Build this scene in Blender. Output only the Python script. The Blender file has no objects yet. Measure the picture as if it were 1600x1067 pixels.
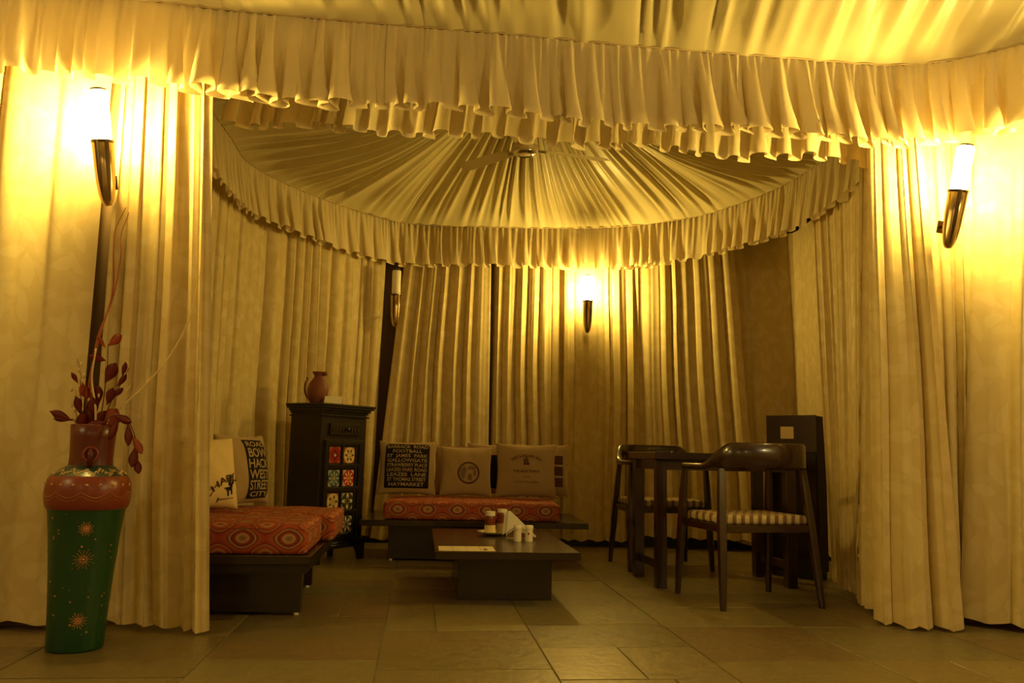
import bpy, bmesh, math, random
from mathutils import Vector, Matrix
PI = math.pi
C = bpy.context.scene.collection
SC = bpy.context.scene

# ------------------------------------------------------------------ camera
F, CH, PITCH, ROLL = 1291.0, 0.76, math.radians(7.6), math.radians(1.3)
cam_d = bpy.data.cameras.new('camera'); cam = bpy.data.objects.new('camera', cam_d); C.objects.link(cam)
cam_d.sensor_width = 36; cam_d.lens = F * 36 / 1600; cam_d.clip_start = .05
_fw = Vector((0, math.cos(PITCH), math.sin(PITCH))); _u0 = Vector((0, -math.sin(PITCH), math.cos(PITCH))); _r0 = Vector((1, 0, 0))
_R = _r0 * math.cos(ROLL) + _u0 * math.sin(ROLL); _U = -_r0 * math.sin(ROLL) + _u0 * math.cos(ROLL)
cam.matrix_world = Matrix.Translation((0, 0, CH)) @ Matrix((_R, _U, -_fw)).transposed().to_4x4()
SC.camera = cam

# ------------------------------------------------------------------ world, lights, exposure
w = bpy.data.worlds.new('world'); SC.world = w; w.use_nodes = True
w.node_tree.nodes['Background'].inputs[0].default_value = (1, .7, .3, 1)
w.node_tree.nodes['Background'].inputs[1].default_value = .02
SC.view_settings.view_transform = 'Standard'; SC.view_settings.look = 'None'
SC.view_settings.gamma = 1; SC.view_settings.use_curve_mapping = False
SC.view_settings.exposure = 0.0
LAMP = (1.0, .685, .145)
SHADE_POWER = 620
def lamp(name, loc, power, r=.06, col=LAMP):
    d = bpy.data.lights.new(name, 'POINT'); d.energy = power; d.color = col; d.shadow_soft_size = r
    o = bpy.data.objects.new(name, d); C.objects.link(o); o.location = loc
# wall lamps of the front room, behind the camera
lamp('wall_lamp_light', (-3.1, 1.0, 2.1), 36, .09, (1, .80, .36))
lamp('wall_lamp_light', (3.1, 1.3, 2.1), 58, .09, (1, .80, .36))
lamp('wall_lamp_light', (-1.2, -1.3, 2.1), 13, .09, (1, .80, .36))
lamp('wall_lamp_light', (1.2, -1.3, 2.1), 13, .09, (1, .80, .36))
SC.cycles.max_bounces = 8; SC.cycles.diffuse_bounces = 4
SC.cycles.sample_clamp_indirect = 4

# ------------------------------------------------------------------ materials
def mat(name, col, rough=.6, metal=0, spec=.5, **kw):
    m = bpy.data.materials.new(name); m.use_nodes = True
    b = m.node_tree.nodes['Principled BSDF']
    b.inputs['Base Color'].default_value = (*col, 1); b.inputs['Roughness'].default_value = rough
    b.inputs['Metallic'].default_value = metal; b.inputs['Specular IOR Level'].default_value = spec
    for k, v in kw.items(): b.inputs[k.replace('_', ' ')].default_value = v
    return m
class N:
    """small node-graph helper"""
    def __init__(s, m): s.t = m.node_tree; s.b = s.t.nodes['Principled BSDF']
    def n(s, typ, **kw):
        x = s.t.nodes.new(typ)
        for k, v in kw.items(): setattr(x, k, v)
        return x
    def l(s, a, b): s.t.links.new(a, b)
    def _in(s, sock, v):
        if hasattr(v, 'is_output'): s.l(v, sock)
        else: sock.default_value = v
    def math(s, op, a, b=0.0, c=0.0):
        x = s.n('ShaderNodeMath', operation=op)
        s._in(x.inputs[0], a); s._in(x.inputs[1], b); s._in(x.inputs[2], c); return x.outputs[0]
    def mix(s, f, a, b):
        x = s.n('ShaderNodeMix', data_type='RGBA')
        s._in(x.inputs['Factor'], f)
        for i, v in ((6, a), (7, b)):
            if hasattr(v, 'is_output'): s.l(v, x.inputs[i])
            else: x.inputs[i].default_value = (*v, 1)
        return x.outputs[2]
    def coord(s, which='UV', scale=(1, 1, 1)):
        tc = s.n('ShaderNodeTexCoord'); mp = s.n('ShaderNodeMapping'); mp.inputs['Scale'].default_value = scale
        s.l(tc.outputs[which], mp.inputs[0]); return mp.outputs[0]
    def noise(s, vec, scale, detail=3, rough=.5, dist=0):
        x = s.n('ShaderNodeTexNoise'); s.l(vec, x.inputs['Vector']); x.inputs['Scale'].default_value = scale
        x.inputs['Detail'].default_value = detail; x.inputs['Roughness'].default_value = rough; x.inputs['Distortion'].default_value = dist
        return x.outputs['Fac']
    def ramp(s, fac, stops, interp='LINEAR'):
        x = s.n('ShaderNodeValToRGB'); s.l(fac, x.inputs[0]); e = x.color_ramp.elements; x.color_ramp.interpolation = interp
        while len(e) < len(stops): e.new(.5)
        for i, (p, c) in enumerate(stops): e[i].position = p; e[i].color = (*c, 1)
        return x.outputs[0]
    def sep(s, vec):
        x = s.n('ShaderNodeSeparateXYZ'); s.l(vec, x.inputs[0]); return x.outputs
    def bump(s, h, strength=.2, dist=.01):
        x = s.n('ShaderNodeBump'); s.l(h, x.inputs['Height']); x.inputs['Strength'].default_value = strength; x.inputs['Distance'].default_value = dist
        s.l(x.outputs[0], s.b.inputs['Normal'])
    def color(s, c): s.l(c, s.b.inputs['Base Color'])
    def rough(s, r): s.l(r, s.b.inputs['Roughness'])
    def translucent(s, col, f):
        tr = s.n('ShaderNodeBsdfTranslucent'); tr.inputs[0].default_value = (*col, 1)
        mx = s.n('ShaderNodeMixShader'); mx.inputs[0].default_value = f
        out = s.t.nodes['Material Output']
        s.l(s.b.outputs[0], mx.inputs[1]); s.l(tr.outputs[0], mx.inputs[2]); s.l(mx.outputs[0], out.inputs[0])

def cloth_jacquard():
    m = mat('curtain_brocade', (.72, .60, .34), .62, 0, .3); g = N(m)
    v = g.coord('UV', (1, 1, 1))
    # feathery leaf fronds: one barbed leaf per voronoi cell, turned at random
    warp = g.n('ShaderNodeTexNoise'); g.l(v, warp.inputs['Vector']); warp.inputs['Scale'].default_value = 9
    wv = g.n('ShaderNodeVectorMath', operation='MULTIPLY_ADD'); g.l(warp.outputs['Color'], wv.inputs[0]); wv.inputs[1].default_value = (.035, .035, 0); g.l(v, wv.inputs[2])
    pats = []
    for sc_, L_, W_ in ((6.5, .085, .030), (8.3, .06, .022)):
        vor = g.n('ShaderNodeTexVoronoi'); vor.voronoi_dimensions = '2D'; g.l(wv.outputs[0], vor.inputs['Vector']); vor.inputs['Scale'].default_value = sc_
        d = g.n('ShaderNodeVectorMath', operation='SUBTRACT'); g.l(wv.outputs[0], d.inputs[0]); g.l(vor.outputs['Position'], d.inputs[1])
        dx, dy, _z = g.sep(d.outputs[0]); ang = g.math('MULTIPLY', g.math('SUBTRACT', g.sep(vor.outputs['Color'])[0], .5), 4.2)
        ca, sa = g.math('COSINE', ang), g.math('SINE', ang)
        lx = g.math('ADD', g.math('MULTIPLY', dy, ca), g.math('MULTIPLY', dx, sa)); ly = g.math('ABSOLUTE', g.math('SUBTRACT', g.math('MULTIPLY', dx, ca), g.math('MULTIPLY', dy, sa)))
        t_ = g.math('DIVIDE', lx, L_); shp = g.math('MULTIPLY', g.math('SUBTRACT', 1., g.math('MULTIPLY', t_, t_)), W_)
        barb = g.math('GREATER_THAN', g.math('SINE', g.math('MULTIPLY', g.math('SUBTRACT', lx, g.math('MULTIPLY', ly, 1.3)), 560.)), -.5)
        pats.append(g.math('MULTIPLY', g.math('LESS_THAN', ly, g.math('MULTIPLY', shp, g.math('ADD', .75, g.math('MULTIPLY', barb, .25)))), g.math('ADD', .35, g.math('MULTIPLY', barb, .65))))
    pat = g.math('MAXIMUM', pats[0], g.math('MULTIPLY', pats[1], .6))
    fine = g.noise(v, 14, 4)
    base = g.mix(fine, (.56, .43, .19), (.66, .52, .25))
    g.color(g.mix(g.math('MULTIPLY', pat, .34), base, (.80, .68, .38)))
    g.rough(g.math('SUBTRACT', .66, g.math('MULTIPLY', pat, .24)))
    weave = g.n('ShaderNodeTexWave'); g.l(v, weave.inputs['Vector']); weave.inputs['Scale'].default_value = 90
    g.bump(g.math('ADD', pat, g.math('MULTIPLY', g.noise(v, 60, 2), .6)), .25, .002)
    g.translucent((.7, .5, .2), .12)
    return m
def cloth_plain(name, col, rough=.55, tr=.12, crumple=18, cs=.25):
    m = mat(name, col, rough, 0, .35, Sheen_Weight=.15); g = N(m)
    v = g.coord('UV', (1, 1, 1))
    n1 = g.noise(v, crumple, 4, .55, .4)
    g.color(g.mix(n1, tuple(c * .93 for c in col), tuple(min(1, c * 1.07) for c in col)))
    g.bump(n1, cs, .012)
    if tr: g.translucent(tuple(c * .9 for c in col), tr)
    return m
M = {}
M['brocade'] = cloth_jacquard()
M['frill'] = cloth_plain('ruffle_cotton', (.76, .63, .37), .6, .30)
M['canopy'] = cloth_plain('canopy_satin', (.60, .51, .27), .36, .06, 9, .22)
M['cord'] = mat('piping_cord', (.45, .33, .16), .7)
M['shell'] = mat('painted_wall', (.16, .10, .045), .8)
M['slit'] = mat('dark_window', (.015, .03, .028), .3)
def stone():
    m = mat('slate_tile', (.2, .17, .1), .38, 0, .45); g = N(m)
    v = g.coord('Object'); oi = g.n('ShaderNodeObjectInfo')
    tone = g.ramp(oi.outputs['Random'], [(0, (.135, .102, .042)), (.3, (.20, .155, .062)), (.5, (.165, .112, .052)), (.72, (.255, .20, .08)), (1, (.14, .12, .058))])
    ge = g.n('ShaderNodeNewGeometry')
    n1 = g.noise(ge.outputs['Position'], 9, 6, .65, .6)
    dark = g.mix(.42, tone, (.06, .045, .03))
    g.color(g.mix(n1, dark, tone)); n2 = g.noise(ge.outputs['Position'], 22, 5, .6)
    g.rough(g.math('ADD', .16, g.math('MULTIPLY', n2, .38))); g.bump(n2, .22, .01)
    return m
M['stone'] = stone()
M['grout'] = mat('grout', (.17, .145, .09), .85)
def wood(name, c1, c2, rough=.28, sc=(3, 3, 30), coat=0.):
    m = mat(name, c1, rough, 0, .5, Coat_Weight=coat, Coat_Roughness=.12); g = N(m)
    v = g.coord('Object', sc); n1 = g.noise(v, 2.2, 5, .6, 1.5)
    g.color(g.mix(n1, c1, c2)); g.bump(n1, .06, .004); return m
M['ebony'] = wood('ebonised_wood', (.006, .004, .003), (.014, .008, .005), .38, (22, 22, 2))
M['espresso'] = wood('espresso_veneer', (.012, .006, .003), (.026, .012, .006), .26, (2, 24, 24), .25)
M['walnut'] = wood('dark_walnut', (.016, .006, .003), (.040, .014, .007), .24, (20, 20, 2), .35)
M['teak'] = wood('dark_teak', (.025, .012, .006), (.05, .023, .011), .32, (20, 20, 2), .2)
M['linen'] = cloth_plain('cushion_linen', (.34, .235, .11), .85, 0, 60, .15)
M['cream_linen'] = cloth_plain('cream_cushion_linen', (.66, .50, .23), .85, 0, 60, .15)
M['print_black'] = mat('black_print', (.015, .012, .012), .9, 0, .1)
M['print_tan'] = mat('unprinted_lettering', (.34, .25, .13), .9, 0, .1)
M['print_sepia'] = mat('sepia_print', (.085, .035, .015), .9, 0, .1)
M['print_grey'] = mat('grey_print', (.17, .12, .07), .9, 0, .1)
M['maroon'] = mat('maroon_piping', (.16, .03, .02), .8)
def mattress_cloth():
    m = mat('ogee_print_cloth', (.5, .13, .03), .75, 0, .25); g = N(m)
    v = g.coord('UV'); x, y, z = g.sep(v)
    wob = g.math('MULTIPLY', g.noise(v, 14, 3), 1.1)
    cx = g.math('COSINE', g.math('MULTIPLY', x, 2 * PI / .20)); cy = g.math('COSINE', g.math('MULTIPLY', y, 2 * PI / .145))
    f = g.math('ADD', g.math('MULTIPLY', g.math('ADD', cx, cy), .25), .5)
    f = g.math('ADD', f, g.math('MULTIPLY', wob, .05))
    R_, B_, K_, O_ = (.27, .040, .014), (.13, .018, .010), (.42, .25, .11), (.36, .075, .022)
    g.color(g.ramp(f, [(0, (.10, .04, .02)), (.10, K_), (.15, R_), (.26, B_), (.33, K_), (.375, (.13, .02, .012)), (.45, O_), (.58, R_), (.66, (.14, .022, .012)), (.69, K_), (.74, R_), (.86, O_), (.93, K_), (1, R_)]))
    g.bump(g.noise(v, 60, 3), .3, .003); return m
M['ogee'] = mattress_cloth()
M['brass'] = mat('aged_brass', (.55, .40, .20), .24, 1)
M['bronze'] = mat('dark_bronze', (.10, .065, .03), .3, 1)
M['chrome'] = mat('chrome', (.75, .72, .66), .12, 1)
M['white_plate'] = mat('white_ceramic', (.78, .70, .52), .25)
M['napkin'] = mat('white_paper', (.84, .78, .62), .8)
M['paper'] = mat('printed_paper', (.62, .52, .34), .7)
M['sauce'] = mat('brown_sauce', (.17, .035, .012), .2)
M['clay'] = mat('terracotta', (.20, .055, .025), .6)
M['off_shade'] = mat('frosted_glass_unlit', (.85, .78, .60), .35)
M['white_dot'] = mat('white_foot', (.8, .75, .6), .4)
M['fan'] = mat('cream_enamel', (.60, .50, .30), .22, 0, .6)
M['switch'] = mat('switch_plate', (.80, .64, .34), .5)
def emit(name, col, s):
    m = bpy.data.materials.new(name); m.use_nodes = True; t = m.node_tree; t.nodes.clear()
    e = t.nodes.new('ShaderNodeEmission'); e.inputs[0].default_value = (*col, 1); e.inputs[1].default_value = s
    o = t.nodes.new('ShaderNodeOutputMaterial'); t.links.new(e.outputs[0], o.inputs[0]); return m
M['lit'] = emit('lit_frosted_glass', LAMP, SHADE_POWER)
M['lit_alcove'] = emit('lit_frosted_glass_alcove', LAMP, SHADE_POWER * .62)
M['v_green'] = mat('green_lacquer', (.010, .055, .016), .3); M['v_red'] = mat('red_lacquer', (.19, .032, .014), .32)
M['v_maroon'] = mat('maroon_lacquer', (.10, .013, .009), .3); M['v_teal'] = mat('teal_lacquer', (.012, .038, .036), .3)
M['gold'] = mat('gold_paint', (.62, .40, .16), .5, .3); M['gold2'] = mat('copper_paint', (.42, .19, .07), .5, .3)
M['twig_red'] = mat('rust_twig', (.30, .07, .02), .7); M['twig_pale'] = mat('straw_twig', (.60, .42, .18), .7)
M['twig_dark'] = mat('brown_twig', (.12, .05, .025), .8)
M['leaf'] = mat('dried_red_leaf', (.20, .022, .014), .6); M['leaf_o'] = mat('dried_rust_leaf', (.42, .09, .03), .6)
M['seat_weave'] = None
def seat_weave():
    m = mat('striped_seat_weave', (.5, .4, .2), .8); g = N(m); v = g.coord('Object'); x, y, z = g.sep(v)
    s = g.math('SINE', g.math('ADD', g.math('MULTIPLY', x, 130.), g.math('MULTIPLY', g.math('SINE', g.math('MULTIPLY', y, 80.)), 1.2)))
    g.color(g.mix(g.math('GREATER_THAN', s, .1), (.50, .38, .19), (.16, .09, .04))); g.bump(s, .5, .004); return m
M['seat_weave'] = seat_weave()
def tile_mat(name, bg, pet, cen, k=8, lobe=.35, rim=None):
    m = mat(name, bg, .22); g = N(m); x, y, z = g.sep(g.coord('UV'))
    x = g.math('SUBTRACT', x, .5); y = g.math('SUBTRACT', y, .5)
    r = g.math('SQRT', g.math('ADD', g.math('MULTIPLY', x, x), g.math('MULTIPLY', y, y))); a = g.math('ARCTAN2', y, x)
    pr = g.math('ADD', .27, g.math('MULTIPLY', g.math('COSINE', g.math('MULTIPLY', a, float(k))), lobe * .3))
    c = g.mix(g.math('LESS_THAN', r, pr), bg, pet)
    c = g.mix(g.math('LESS_THAN', r, g.math('MULTIPLY', pr, .55)), c, bg)
    c = g.mix(g.math('LESS_THAN', r, .09), c, cen)
    corner = g.math('GREATER_THAN', r, .52)
    c = g.mix(corner, c, rim or pet)
    g.color(c); return m

# ------------------------------------------------------------------ mesh helpers
def uv_box(bm):
    uv = bm.loops.layers.uv.verify()
    for f in bm.faces:
        n = f.normal; ax = max(range(3), key=lambda i: abs(n[i]))
        for l in f.loops:
            c = l.vert.co
            l[uv].uv = (c.x, c.z) if ax == 1 else ((c.y, c.z) if ax == 0 else (c.x, c.y))
def obj(name, bm, m, parent=None, loc=None, smooth=False, boxuv=False):
    if boxuv: bm.normal_update(); uv_box(bm)
    me = bpy.data.meshes.new(name); bm.to_mesh(me); bm.free()
    if m is not None: me.materials.append(m)
    if smooth: me.polygons.foreach_set('use_smooth', [True] * len(me.polygons))
    o = bpy.data.objects.new(name, me); C.objects.link(o)
    if parent is not None: o.parent = parent
    if loc is not None: o.location = loc
    return o
def tag(o, label, cat, group=None):
    o['label'] = label; o['category'] = cat
    if group: o['group'] = group
    return o
def thing(name, label, cat, loc=(0, 0, 0), rz=0, group=None):
    o = bpy.data.objects.new(name, None); C.objects.link(o); o.location = loc; o.rotation_euler = (0, 0, rz)
    o.empty_display_size = .1
    return tag(o, label, cat, group)
def struct(o, label=None):
    o['kind'] = 'structure'
    if label: o['label'] = label
    return o
def box(bm, x0, x1, y0, y1, z0, z1, bev=0.0, seg=2):
    r = bmesh.ops.create_cube(bm, size=1)
    vs = r['verts']
    for v in vs: v.co = Vector(((x0 + x1) / 2 + v.co.x * (x1 - x0), (y0 + y1) / 2 + v.co.y * (y1 - y0), (z0 + z1) / 2 + v.co.z * (z1 - z0)))
    if bev:
        es = list({e for v in vs for e in v.link_edges})
        bmesh.ops.bevel(bm, geom=es, offset=bev, segments=seg, affect='EDGES', profile=.5)
    return bm
def bx(*a, **k): return box(bmesh.new(), *a, **k)
def prism(bm, pts, y0, y1):
    """extrude an x,z outline along y"""
    a = [bm.verts.new((x, y0, z)) for x, z in pts]; b = [bm.verts.new((x, y1, z)) for x, z in pts]
    bm.faces.new(a); bm.faces.new(b[::-1]); n = len(pts)
    for i in range(n): bm.faces.new((a[i], b[i], b[(i + 1) % n], a[(i + 1) % n]))
    bmesh.ops.recalc_face_normals(bm, faces=bm.faces); return bm
def lathe(bm, prof, seg=32, cx=0, cy=0):
    rings = []
    for r, z in prof:
        if r < 1e-5: rings.append([bm.verts.new((cx, cy, z))])
        else: rings.append([bm.verts.new((cx + r * math.cos(2 * PI * i / seg), cy + r * math.sin(2 * PI * i / seg), z)) for i in range(seg)])
    for a, b in zip(rings, rings[1:]):
        for i in range(seg):
            j = (i + 1) % seg
            if len(a) == 1 and len(b) == 1: continue
            if len(a) == 1: bm.faces.new((a[0], b[j], b[i]))
            elif len(b) == 1: bm.faces.new((a[i], a[j], b[0]))
            else: bm.faces.new((a[i], a[j], b[j], b[i]))
    return bm
def tube(bm, pts, r, seg=6, r2=None, cap=True):
    pts = [Vector(p) for p in pts]; n = len(pts); prev = None; rings = []
    for i, p in enumerate(pts):
        t = (pts[min(i + 1, n - 1)] - pts[max(i - 1, 0)]).normalized()
        up = prev if prev is not None else (Vector((0, 0, 1)) if abs(t.z) < .9 else Vector((1, 0, 0)))
        a = (up - t * up.dot(t)).normalized(); b = t.cross(a); prev = a
        rr = r if r2 is None else r + (r2 - r) * i / max(1, n - 1)
        rings.append([bm.verts.new(p + (a * math.cos(2 * PI * k / seg) + b * math.sin(2 * PI * k / seg)) * rr) for k in range(seg)])
    for A, B in zip(rings, rings[1:]):
        for k in range(seg): bm.faces.new((A[k], A[(k + 1) % seg], B[(k + 1) % seg], B[k]))
    if cap: bm.faces.new(rings[0][::-1]); bm.faces.new(rings[-1])
    return bm
def bez(pts, n=16):
    """Catmull-Rom through points"""
    pts = [Vector(p) for p in pts]; P = [pts[0] * 2 - pts[1]] + pts + [pts[-1] * 2 - pts[-2]]; out = []
    for i in range(1, len(P) - 2):
        for k in range(n):
            t = k / n; a, b, c, d = P[i - 1], P[i], P[i + 1], P[i + 2]
            out.append(.5 * ((2 * b) + (c - a) * t + (2 * a - 5 * b + 4 * c - d) * t * t + (3 * b - a - 3 * c + d) * t ** 3))
    out.append(pts[-1]); return out
class Path:
    def __init__(s, pts, smooth=True):
        p = [Vector((x, y)) for x, y in pts]
        if smooth and len(p) > 2: p = bez(p, 12)
        s.p = p; s.L = [0]
        for a, b in zip(p, p[1:]): s.L.append(s.L[-1] + (b - a).length)
        s.len = s.L[-1]
    def at(s, u):
        d = max(0, min(1, u)) * s.len; i = 0
        lo, hi = 0, len(s.L) - 1
        while hi - lo > 1:
            mid = (lo + hi) // 2
            if s.L[mid] <= d: lo = mid
            else: hi = mid
        t = (d - s.L[lo]) / max(1e-9, s.L[lo + 1] - s.L[lo]); return s.p[lo].lerp(s.p[lo + 1], t)
    def tan(s, u): return (s.at(min(1, u + .01)) - s.at(max(0, u - .01))).normalized()
def grid(bm, f, nu, nv, flip=False):
    """f(i/nu, j/nv) -> (co, uv)"""
    uvl = bm.loops.layers.uv.verify(); V = []; T = []
    for j in range(nv + 1):
        rv, rt = [], []
        for i in range(nu + 1):
            co, t = f(i / nu, j / nv); rv.append(bm.verts.new(co)); rt.append(t)
        V.append(rv); T.append(rt)
    for j in range(nv):
        for i in range(nu):
            q = [(j, i), (j, i + 1), (j + 1, i + 1), (j + 1, i)]
            if flip: q = q[::-1]
            fc = bm.faces.new([V[a][b] for a, b in q])
            for l, (a, b) in zip(fc.loops, q): l[uvl].uv = T[a][b]
    return bm

def folds(nf, rnd, irr=.45):
    """random fold widths and strengths -> phase(u), strength(u)"""
    wv = [1 + rnd.uniform(-irr, irr) for _ in range(nf)]; s = sum(wv); k = [0]
    for x in wv: k.append(k[-1] + x / s)
    st = [rnd.choice([rnd.uniform(.25, .6), rnd.uniform(.7, 1.3), rnd.uniform(.7, 1.3)]) for _ in range(nf + 1)]; sk = [rnd.uniform(-.6, .6) for _ in range(nf + 1)]
    def ph(u):
        u = max(0, min(.999999, u)); i = 0
        lo, hi = 0, nf
        while hi - lo > 1:
            mid = (lo + hi) // 2
            if k[mid] <= u: lo = mid
            else: hi = mid
        t = (u - k[lo]) / (k[lo + 1] - k[lo]); return lo + t, st[lo] * (1 - t) + st[lo + 1] * t, sk[lo] * (1 - t) + sk[lo + 1] * t
    return ph

def curtain(label, top, bot, ztop, zbot, nf, amp=.045, seed=1, group=None, irr=.65, smooth=False, tieback=None, name='curtain', wav=.5, side=1):
    rnd = random.Random(seed); P0, P1 = Path(top, smooth), Path(bot, smooth); ph = folds(nf, rnd, irr)
    drift = [rnd.uniform(-1, 1) for _ in range(8)]
    zb = zbot if callable(zbot) else (lambda u: zbot)
    def f(u, v):
        lat = .5 / nf * .35 * math.sin(2 * PI * (v * 1.3 + drift[0])) * v       # folds wander sideways on the way down
        uu = max(0, min(1, u + lat * math.sin(PI * u)))
        p = P0.at(u).lerp(P1.at(u), v); t = P0.tan(u); n = Vector((t.y, -t.x)) * side
        phi, st, sk = ph(uu); a = 2 * PI * phi
        rd = 1.7 * abs(math.sin(a * .5)) ** (.75 + .5 * abs(sk)) - .9
        prof = rd * (.75 + .25 * math.sin(drift[3] * 9 + phi * 1.7)) + .30 * math.sin(a + sk * 3) + .10 * math.sin(3 * a + sk * 9)
        # pleats pinched at the top, opening and merging lower down
        grow = .55 + .45 * min(1, v * 2.2)
        merge = 1 + wav * v * math.sin(a * .5 + drift[1] * 5) * .6
        big = .35 * amp * math.sin(2 * PI * (u * 2.3 + drift[2]) + v * 2) * v
        d = amp * st * prof * grow * merge + big
        lt = -.22 * (p and 1) * amp * math.sin(2 * a) * st
        q = p + n * d + t * lt
        z = ztop + (zb(u) - ztop) * v
        if v > .92: z += .008 * math.sin(a + 1) * (v - .92) / .08
        return Vector((q.x, q.y, z)), (u * P0.len * 1.6, z)
    bm = grid(bmesh.new(), f, nf * 16, 34)
    o = obj(name, bm, M['brocade'], smooth=True)
    return tag(o, label, 'curtain', group)

def valance(label, pts, ztop, zbot, nf, amp=.03, flare=.05, seed=1, group=None, side=1, smooth=True, close=.9):
    rnd = random.Random(seed); P0 = Path(pts, smooth); ph = folds(nf, rnd, .42); ph2 = folds(nf * 3, rnd, .5)
    t_ = tag(bpy.data.objects.new('valance', None), label, 'valance', group); C.objects.link(t_)
    p0 = P0.at(.5); t_.location = (p0.x, p0.y, zbot)
    dr = [rnd.uniform(0, 6) for _ in range(6)]
    def f(u, v):
        p = P0.at(u); t = P0.tan(u); n = Vector((t.y, -t.x)) * side
        phi, st, sk = ph(max(0, min(1, u + .15 / nf * math.sin(v * 2 + dr[0])))); a = 2 * PI * phi
        phi2, st2, _ = ph2(u); a2 = 2 * PI * phi2
        big = v ** .75
        w_ = .5 + .5 * math.sin(dr[3] + phi * 2.1)
        d = amp * st * ((1 - w_ * .6) * math.sin(a) + w_ * (1.6 * abs(math.sin(a * .5)) ** .8 - .85) + .22 * math.sin(2 * a + sk * 4)) * big + .0055 * math.sin(a2) * (1 - v) ** .7 * st2 + flare * v ** 1.3 + .25 * amp * math.sin(2 * PI * u * 3.3 + dr[1]) * v
        lt = -close * amp * math.sin(2 * a + sk) * st * v ** 1.4
        q = p + n * d + t * lt
        z = ztop + (zbot - ztop) * v + v * (.012 * math.sin(a + sk) + .014 * math.sin(2 * PI * u * 4 + dr[2]) + .006 * math.sin(a * .5))
        return Vector((q.x, q.y, z)) - t_.location, (u * P0.len * 2, z)
    obj('ruffle', grid(bmesh.new(), f, nf * 16, 14), M['frill'], t_, smooth=True)
    n = 60
    def cp(i):
        u = i / n; p = P0.at(u); t = P0.tan(u); nn = Vector((t.y, -t.x)) * side
        return Vector((p.x + nn.x * .006, p.y + nn.y * .006, ztop + .004)) - t_.location
    obj('piping', tube(bmesh.new(), [cp(i) for i in range(n + 1)], .0055, 6), M['cord'], t_, smooth=True)
    return t_

# ================================================================== SETTING
A = math.radians(6.2)
ZC = 2.70                                   # height of the beam the canopies hang from
# floor: grout slab and slate tiles in columns along the room's axis
def xy(u, v): return (u * math.cos(A) - v * math.sin(A), u * math.sin(A) + v * math.cos(A))
bm = bx(-4.2, 4.2, -2.4, 7.9, -.12, -.004)
floor = obj('floor', bm, M['grout']); struct(floor)
rnd = random.Random(11); ntile = 0
def tile(bmt, u0, u1, v0, v1, dz): box(bmt, u0 + .0025, u1 - .0025, v0 + .0025, v1 - .0025, -.02, dz, .0015, 1)
near_bm = bmesh.new()
for ci in range(-6, 7):
    u0 = -.12 + ci * .62; u1 = u0 + .62; v = -2.2 + rnd.uniform(0, .5)
    while v < 7.7:
        L = rnd.choice([.62, .62, .31, .62, .46]); cells = [(u0, u1, v, v + L)]
        r = rnd.random()
        if r < .28: k = rnd.choice([.31, .22, .4]); cells = [(u0, u0 + k, v, v + L), (u0 + k, u1, v, v + L)]
        elif r < .4: cells = [(u0, u1, v, v + L * .5), (u0, u1, v + L * .5, v + L)]
        for c in cells:
            cx, cy = xy((c[0] + c[1]) / 2, (c[2] + c[3]) / 2)
            if cy < 2.3 or abs(cx) > .72 * cy + .5:
                if abs(cx) < 3.8 and -2.1 < cy < 7.5: tile(near_bm, *c, 0)
                continue
            if cy > 7.3 or abs(cx) > 2.9: continue
            b = bmesh.new(); tile(b, *c, rnd.uniform(-.0012, .0008))
            mx, my = (c[0] + c[1]) / 2, (c[2] + c[3]) / 2
            for vv in b.verts: vv.co.x -= mx; vv.co.y -= my
            o = obj('floor_tile', b, M['stone'], floor); o.location = (cx, cy, 0); o.rotation_euler = (0, 0, A); ntile += 1
        v += L
o = obj('floor_tiling', near_bm, M['stone'], floor); o.rotation_euler = (0, 0, A); o['kind'] = 'stuff'

def wall(name, pts, z0=0, z1=3.61, th=.08, m=None):
    bm = bmesh.new()
    for (a, b) in zip(pts, pts[1:]):
        a, b = Vector(a), Vector(b); d = (b - a).normalized(); n = Vector((d.y, -d.x)) * th
        q = [a - d * th * .2, b + d * th * .2]
        vs = [bm.verts.new((p.x, p.y, z)) for z in (z0, z1) for p in (q[0], q[1], q[1] - n, q[0] - n)]
        for f in ((3, 2, 1, 0), (4, 5, 6, 7), (0, 1, 5, 4), (1, 2, 6, 5), (2, 3, 7, 6), (3, 0, 4, 7)): bm.faces.new([vs[i] for i in f])
    bmesh.ops.recalc_face_normals(bm, faces=bm.faces)
    return struct(obj(name, bm, m or M['shell']))
# alcove shell behind the curtains
wall('wall_left', [(-1.70, 3.64), (-2.02, 4.2), (-2.06, 5.75), (-1.22, 7.15)])
wall('wall_back', [(-1.22, 7.15), (2.20, 7.12)])
wall('wall_right', [(2.55, 7.12), (2.55, 6.0), (2.30, 5.6), (2.16, 4.12)])
wall('wall_back_right', [(2.20, 7.12), (2.55, 7.12)])
# front room shell
wall('wall_front_left', [(-3.7, -1.9), (-3.7, 2.3), (-2.45, 3.48), (-1.46, 3.66)])
wall('wall_front_right', [(1.98, 4.12), (2.45, 4.14), (3.7, 2.9), (3.7, -1.9)])
wall('wall_rear', [(3.7, -1.9), (-3.7, -1.9)])
# skirting seen under the back curtains
def trim(name, pts, z1, th=.025):
    return wall(name, pts, 0, z1, th, M['ebony'])
trim('baseboard_back', [(-1.15, 7.09), (2.2, 7.06)], .10)

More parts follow.
